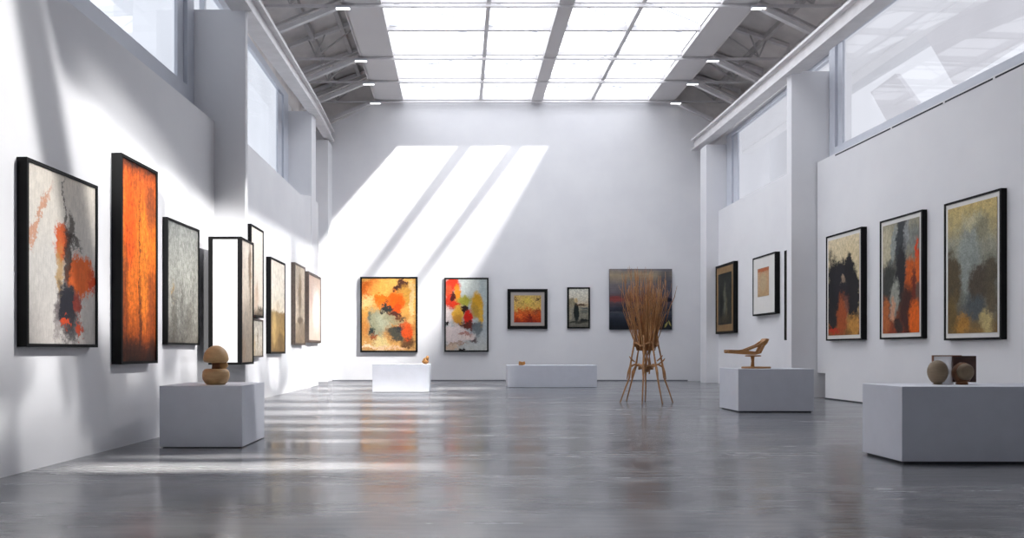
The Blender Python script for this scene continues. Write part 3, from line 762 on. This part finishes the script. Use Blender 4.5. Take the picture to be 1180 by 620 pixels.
# ------------------------------------------------------------------ twig sculpture
M_twig = wood('reddish willow', (132, 88, 52), (190, 136, 84), (10, 10, 3), .7)
M_twig2 = wood('pale willow', (160, 112, 70), (214, 166, 112), (10, 10, 3), .7)
M_leg = wood('driftwood legs', (140, 96, 60), (196, 146, 94), (8, 8, 14), .55)
TX, TY = 3.583, 14.17
tw = tag(empty('twig_sculpture', (TX, TY, 0)), 'tall bundle of bare willow twigs bound on six splayed driftwood legs', 'sculpture')
feet = [(-.50, .02), (-.27, .50), (-.185, -.42), (.105, .50), (.185, -.45), (.50, -.02)]
def wob(p, a): return (p[0] + random.uniform(-a, a), p[1] + random.uniform(-a, a), p[2])
for i, (fx, fy) in enumerate(feet):
    L = math.hypot(fx, fy); ux, uy = fx / L, fy / L
    pts = [(fx, fy, .0), (fx * .82, fy * .82, .25), (fx * .66, fy * .66, .48), (ux * .31, uy * .29, .68), (ux * .27, uy * .24, .88), (ux * .23, uy * .19, 1.1), (ux * .22, uy * .17, 1.3)]
    pts = [pts[0]] + [wob(p, .012) for p in pts[1:]]
    b = MB(); b.tube(pts, [.011, .014, .017, .022, .015, .017, .012], 10); b.build('leg', M_leg, tw)
    # arch from the hub out to the leg
    arch = [(0.02 * ux, .02 * uy, .60), (ux * .12, uy * .1, .70), (ux * .22, uy * .2, .735), (ux * .31, uy * .29, .69), (fx * .70, fy * .70, .58), (fx * .74, fy * .74, .45)]
    b = MB(); b.tube(arch, [.026, .022, .020, .022, .016, .008], 10); b.build('arch', M_leg, tw)
for (z, rr, th) in ((.68, .13, .022), (1.12, .22, .022)):
    pts = []
    for k in range(25):
        a = 2 * math.pi * k / 24
        pts.append((rr * math.cos(a) * (1 + .12 * math.sin(3 * a)), rr * .75 * math.sin(a), z + .03 * math.sin(4 * a + 1)))
    b = MB(); b.tube(pts, [th * (1 + .25 * math.sin(k * 2.1)) for k in range(25)], 10, cap=False); b.build('binding_ring', M_leg, tw)
# inner twisted stems between the rings
for k in range(7):
    a = k * 2 * math.pi / 7
    pts = [(.05 * math.cos(a), .05 * math.sin(a), .10 + .5 * (k % 2) ), (.08 * math.cos(a + .5), .07 * math.sin(a + .5), .70), (.06 * math.cos(a + 1.2), .05 * math.sin(a + 1.2), .9), (.10 * math.cos(a + 1.8), .08 * math.sin(a + 1.8), 1.12), (.09 * math.cos(a + 2.0), .07 * math.sin(a + 2.0), 1.35)]
    if k % 2 == 0: pts[0] = (.06 * math.cos(a), .05 * math.sin(a), .55)
    b = MB(); b.tube(pts, [.008, .016, .012, .014, .010], 8); b.build('stem', M_leg, tw)
# knots on the outer legs
for x, z in ((-.30, .84), (.27, .86), (.31, .80)):
    b = MB(); b.tube([(x * .75, 0, z - .06), (x, -.02, z), (x * 1.12, -.03, z + .05)], [.012, .016, .007], 8); b.build('knot', M_leg, tw)
N = 98
for k in range(N):
    a = random.uniform(0, 2 * math.pi); rr = math.sqrt(random.random())
    cx, cy = math.cos(a) * rr, math.sin(a) * rr
    top = 2.30 + random.uniform(-.35, .30)
    spread = random.uniform(.78, 1.0)
    pts = []; rad = []
    n = 8
    jx, jy = random.uniform(-.03, .03), random.uniform(-.03, .03)
    for i in range(n + 1):
        t = i / n
        z = 1.0 + (top - 1.0) * t
        e = .17 + (.45 - .17) * min(1, (t * 1.35)) ** .9
        x = cx * e * (.9 + .1 * spread) + jx * math.sin(t * 5 + a) + random.uniform(-.006, .006)
        y = cy * e * .9 + jy * math.sin(t * 4 + a)
        pts.append((x, y, z)); rad.append(.0060 * (1 - t) + .0030)
    b = MB(); b.tube(pts, rad, 6)
    for s in range(random.randint(2, 4)):              # side shoots
        i = random.randint(3, n - 1); p = Vector(pts[i])
        d = Vector((random.uniform(-.07, .07) + cx * .03, random.uniform(-.05, .05), random.uniform(.15, .32)))
        q = p + d
        if q.z > 2.62: q.z = 2.62
        b.tube([p, p + d * .5 + Vector((d.x * .25, 0, 0)), q], [.0042, .0038, .0024], 5)
    b.build('twig', M_twig if k % 3 else M_twig2, tw)
b = MB(); b.tube([(.36, -.05, 1.55), (.44, -.06, 1.85), (.52, -.06, 2.02), (.57, -.06, 2.24)], [.008, .007, .006, .004], 6); b.build('twig', M_twig, tw)

# ------------------------------------------------------------------ light
w = bpy.data.worlds.new('World'); sc.world = w; w.use_nodes = True
wt = NT(w.node_tree)
bg = w.node_tree.nodes['Background']
tc = wt.n('ShaderNodeTexCoord'); sz = wt.n('ShaderNodeSeparateXYZ'); wt.link(tc.outputs['Generated'], sz.inputs[0])
wt.link(wt.ramp(sz.outputs[2], [(0, (225, 228, 236)), (.4, (238, 242, 252)), (1, (226, 236, 255))]), bg.inputs['Color'])
bg.inputs['Strength'].default_value = 1.1

def spot(name, loc, target, angle, energy, color=(1, 1, 1), radius=.05, blend=.3, mask=None):
    ld = bpy.data.lights.new(name, 'SPOT'); ld.energy = energy; ld.color = color
    ld.spot_size = R(angle); ld.spot_blend = blend; ld.shadow_soft_size = radius
    o = bpy.data.objects.new(name, ld); COL.objects.link(o)
    o.location = loc
    o.rotation_euler = (Vector(target) - Vector(loc)).to_track_quat('-Z', 'Y').to_euler()
    if mask:
        ld.use_nodes = True
        t = ld.node_tree; nt = NT(t)
        em = [n for n in t.nodes if n.type == 'EMISSION'][0]
        g = nt.n('ShaderNodeNewGeometry')
        s = nt.n('ShaderNodeSeparateXYZ'); nt.link(g.outputs['Incoming'], s.inputs[0])
        fo = nt.n('ShaderNodeLightFalloff'); fo.inputs['Strength'].default_value = 1.0
        val = mask(nt, (s.outputs[0], s.outputs[1], s.outputs[2]), Vector(loc))
        nt.link(nt.m('MULTIPLY', val, fo.outputs['Constant']), em.inputs['Strength'])
    return o

def mul(nt, *a):
    r = a[0]
    for b in a[1:]: r = nt.m('MULTIPLY', r, b)
    return r
def inv(nt, a): return nt.m('SUBTRACT', 1.0, a)

# daylight streaks on the back wall, drawn by the mask of an added spot
def mask_back(nt, D, L):
    t = nt.m('DIVIDE', YB - L.y, D[1])
    X = nt.m('ADD', nt.m('MULTIPLY', t, D[0]), L.x)
    Z = nt.m('ADD', nt.m('MULTIPLY', t, D[2]), L.z)
    dz = nt.m('SUBTRACT', 7.74, Z)
    def edge(x0, k):      # X - (x0 - k*dz)
        return nt.m('SUBTRACT', X, nt.m('SUBTRACT', x0, nt.m('MULTIPLY', dz, k)))
    soft = nt.m('ADD', .05, nt.m('MULTIPLY', nt.m('MAXIMUM', dz, 0.0), .035))
    def above(e, wd=1.0):
        nd = nt.m('DIVIDE', e, nt.m('MULTIPLY', soft, wd)); return nt.ss(nd, -1.0, 1.0)
    left = above(edge(-2.05, .88))
    right = inv(nt, above(edge(2.87, .60), 2.4))
    g1 = nt.m('MULTIPLY', above(edge(-.08, .74)), inv(nt, above(edge(.38, .74))))
    g2 = nt.m('MULTIPLY', above(edge(1.64, .73)), inv(nt, above(edge(2.08, .73))))
    fade = nt.ss(Z, 1.6, 4.4)
    gaps = inv(nt, mul(nt, nt.m('MAXIMUM', g1, g2), fade, .88))
    top = nt.ss(Z, 7.76, 7.70)
    low = nt.ss(Z, .0, 2.5, .72, 1.0)
    return mul(nt, top, left, right, gaps, low)
spot('SunStandInBack', (4.5, 16.0, 8.9), (-1, YB, 4.2), 110, 62, (1, .98, .955), .04, .1, mask_back)

# sun pattern on the left walls, drawn by an added indoor spot's mask
def mask_left(nt, D, L):
    t = nt.m('DIVIDE', -3.5 - L.x, D[0])
    Y = nt.m('ADD', nt.m('MULTIPLY', t, D[1]), L.y)
    Z = nt.m('ADD', nt.m('MULTIPLY', t, D[2]), L.z)
    cv = nt.n('ShaderNodeFloatCurve')
    pts = [(0, .9), (5.8, .9), (6.6, .59), (8, .54), (10.2, .49), (11.5, .60), (13.5, .68), (19, .70), (24, .74)]
    c = cv.mapping.curves[0]
    while len(c.points) < len(pts): c.points.new(.5, .5)
    for p, (a, b_) in zip(c.points, pts): p.location = (a / 25, b_); p.handle_type = 'VECTOR'
    cv.mapping.update()
    nt.link(nt.m('DIVIDE', Y, 25.0), cv.inputs['Value'])
    zmax = nt.m('MULTIPLY', cv.outputs[0], 6.0)
    e = nt.m('SUBTRACT', zmax, Z)
    top = nt.ss(e, -.12, .22)
    sl = nt.m('SUBTRACT', Y, nt.m('MULTIPLY', nt.m('SUBTRACT', 3.6, Z), .3))
    def band(c0, hw, s, op):
        d = nt.m('ABSOLUTE', nt.m('SUBTRACT', sl, c0))
        return nt.ss(d, hw - s, hw + s, 1 - op, 1.0)
    bands = mul(nt, band(6.28, .24, .10, .92), band(7.45, .10, .12, .35), band(8.35, .10, .14, .35), band(9.2, .1, .14, .3),
                band(17.6, .28, .15, .6), band(15.6, .12, .15, .35), band(20.3, .3, .2, .4), band(12.6, .3, .2, .3))
    low = nt.ss(Z, .2, 1.7, .16, 1.0)
    cmb = nt.n('ShaderNodeCombineXYZ'); nt.link(Y, cmb.inputs[0]); nt.link(nt.m('MULTIPLY', Z, .6), cmb.inputs[1])
    nz = nt.noise(cmb.outputs[0], 1.3, 2, .5)
    bl = nt.ss(nz, .42, .58, .25, 2.2)
    lowz = nt.ss(Z, .3, 1.8)
    bl = nt.m('ADD', nt.m('MULTIPLY', bl, inv(nt, lowz)), lowz)
    return mul(nt, top, bands, low, bl, nt.ss(Y, 23.8, 23.0), nt.ss(D[0], 0.0, -.05))
spot('SunStandInLeft', (5.2, 9.0, 8.9), (-3.5, 11.0, 2.2), 140, 46, (1, .985, .97), .05, .1, mask_left)

# long sun patches on the floor, shaped by an added spot's mask
def mask_floor(nt, D, L):
    t = nt.m('DIVIDE', 0 - L.z, D[2])
    X = nt.m('ADD', nt.m('MULTIPLY', t, D[0]), L.x)
    Y = nt.m('ADD', nt.m('MULTIPLY', t, D[1]), L.y)
    cmb = nt.n('ShaderNodeCombineXYZ'); nt.link(nt.m('MULTIPLY', X, .25), cmb.inputs[0]); nt.link(nt.m('MULTIPLY', Y, 1.0), cmb.inputs[1])
    nz = nt.m('SUBTRACT', nt.noise(cmb.outputs[0], 1.6, 3, .6), .5)
    Yw = nt.m('ADD', Y, nt.m('MULTIPLY', nz, .5))
    tot = None
    for (yc, hw, x0, x1, s) in ((6.35, .20, -3.3, -.25, 1.0), (6.95, .10, -3.2, -1.4, .5), (8.15, .14, -2.0, -.9, .9), (9.3, .16, -2.4, -.6, .6), (10.4, .2, -3.0, -.2, .7),
                                (11.9, .3, -3.4, -.2, .8), (13.6, .35, -3.8, -.4, .8), (15.6, .5, -4.0, 0.2, .7), (17.3, .4, -4.0, -.5, .6), (19.5, .6, -4.0, .9, .8), (22, .6, -4.0, -1.0, .7)):
        d = nt.m('ABSOLUTE', nt.m('SUBTRACT', Yw, yc))
        v = mul(nt, nt.ss(d, hw * 1.9, hw * .3), nt.ss(X, x0 - .3, x0 + .4), nt.ss(X, x1 + .6, x1 - .7), s)
        tot = v if tot is None else nt.m('ADD', tot, v)
    return tot
spot('SunStandInFloor', (3.2, 12.5, 9.0), (-2.0, 12.0, 0), 130, 210, (1, .95, .88), .05, .1, mask_floor)

# spots added to brighten the pier box and the plinth; no lamps there
spot('PierFill', (-2.3, 3.0, 6.0), (-3.15, 9.9, 1.7), 20, 3300, (1, .99, .98), .1, .6)
spot('PlinthFill', (-.8, 9.5, 7.5), (-1.4, 17.7, .5), 13, 1600, (1, .99, .98), .1, .5)

spot('BounceFill', (-2.6, 10.0, 3.6), (6.0, 11.0, 1.2), 100, 260, (1, .99, .98), .8, .8)  # added fill spot, imitates bounce off the left wall

# ------------------------------------------------------------------ camera
cd = bpy.data.cameras.new('Camera'); cam = bpy.data.objects.new('Camera', cd); COL.objects.link(cam)
cam.location = (0, 0, 1.0); cam.rotation_euler = (R(90), 0, 0)
cd.sensor_width = 36; cd.lens = 850 / 1180 * 36
cd.shift_x = (590 - 530) / 1180; cd.shift_y = (404 - 310) / 1180
cd.clip_start = .05; cd.clip_end = 300
sc.camera = cam

sc.view_settings.view_transform = 'Standard'
sc.view_settings.look = 'None'
sc.view_settings.exposure = 0.12
try:
    sc.cycles.use_denoising = True
    sc.cycles.denoiser = 'OPENIMAGEDENOISE'
except Exception:
    pass
sc.cycles.max_bounces = 8
sc.cycles.diffuse_bounces = 5
sc.cycles.sample_clamp_indirect = 6
sc.cycles.caustics_reflective = False
sc.cycles.caustics_refractive = False
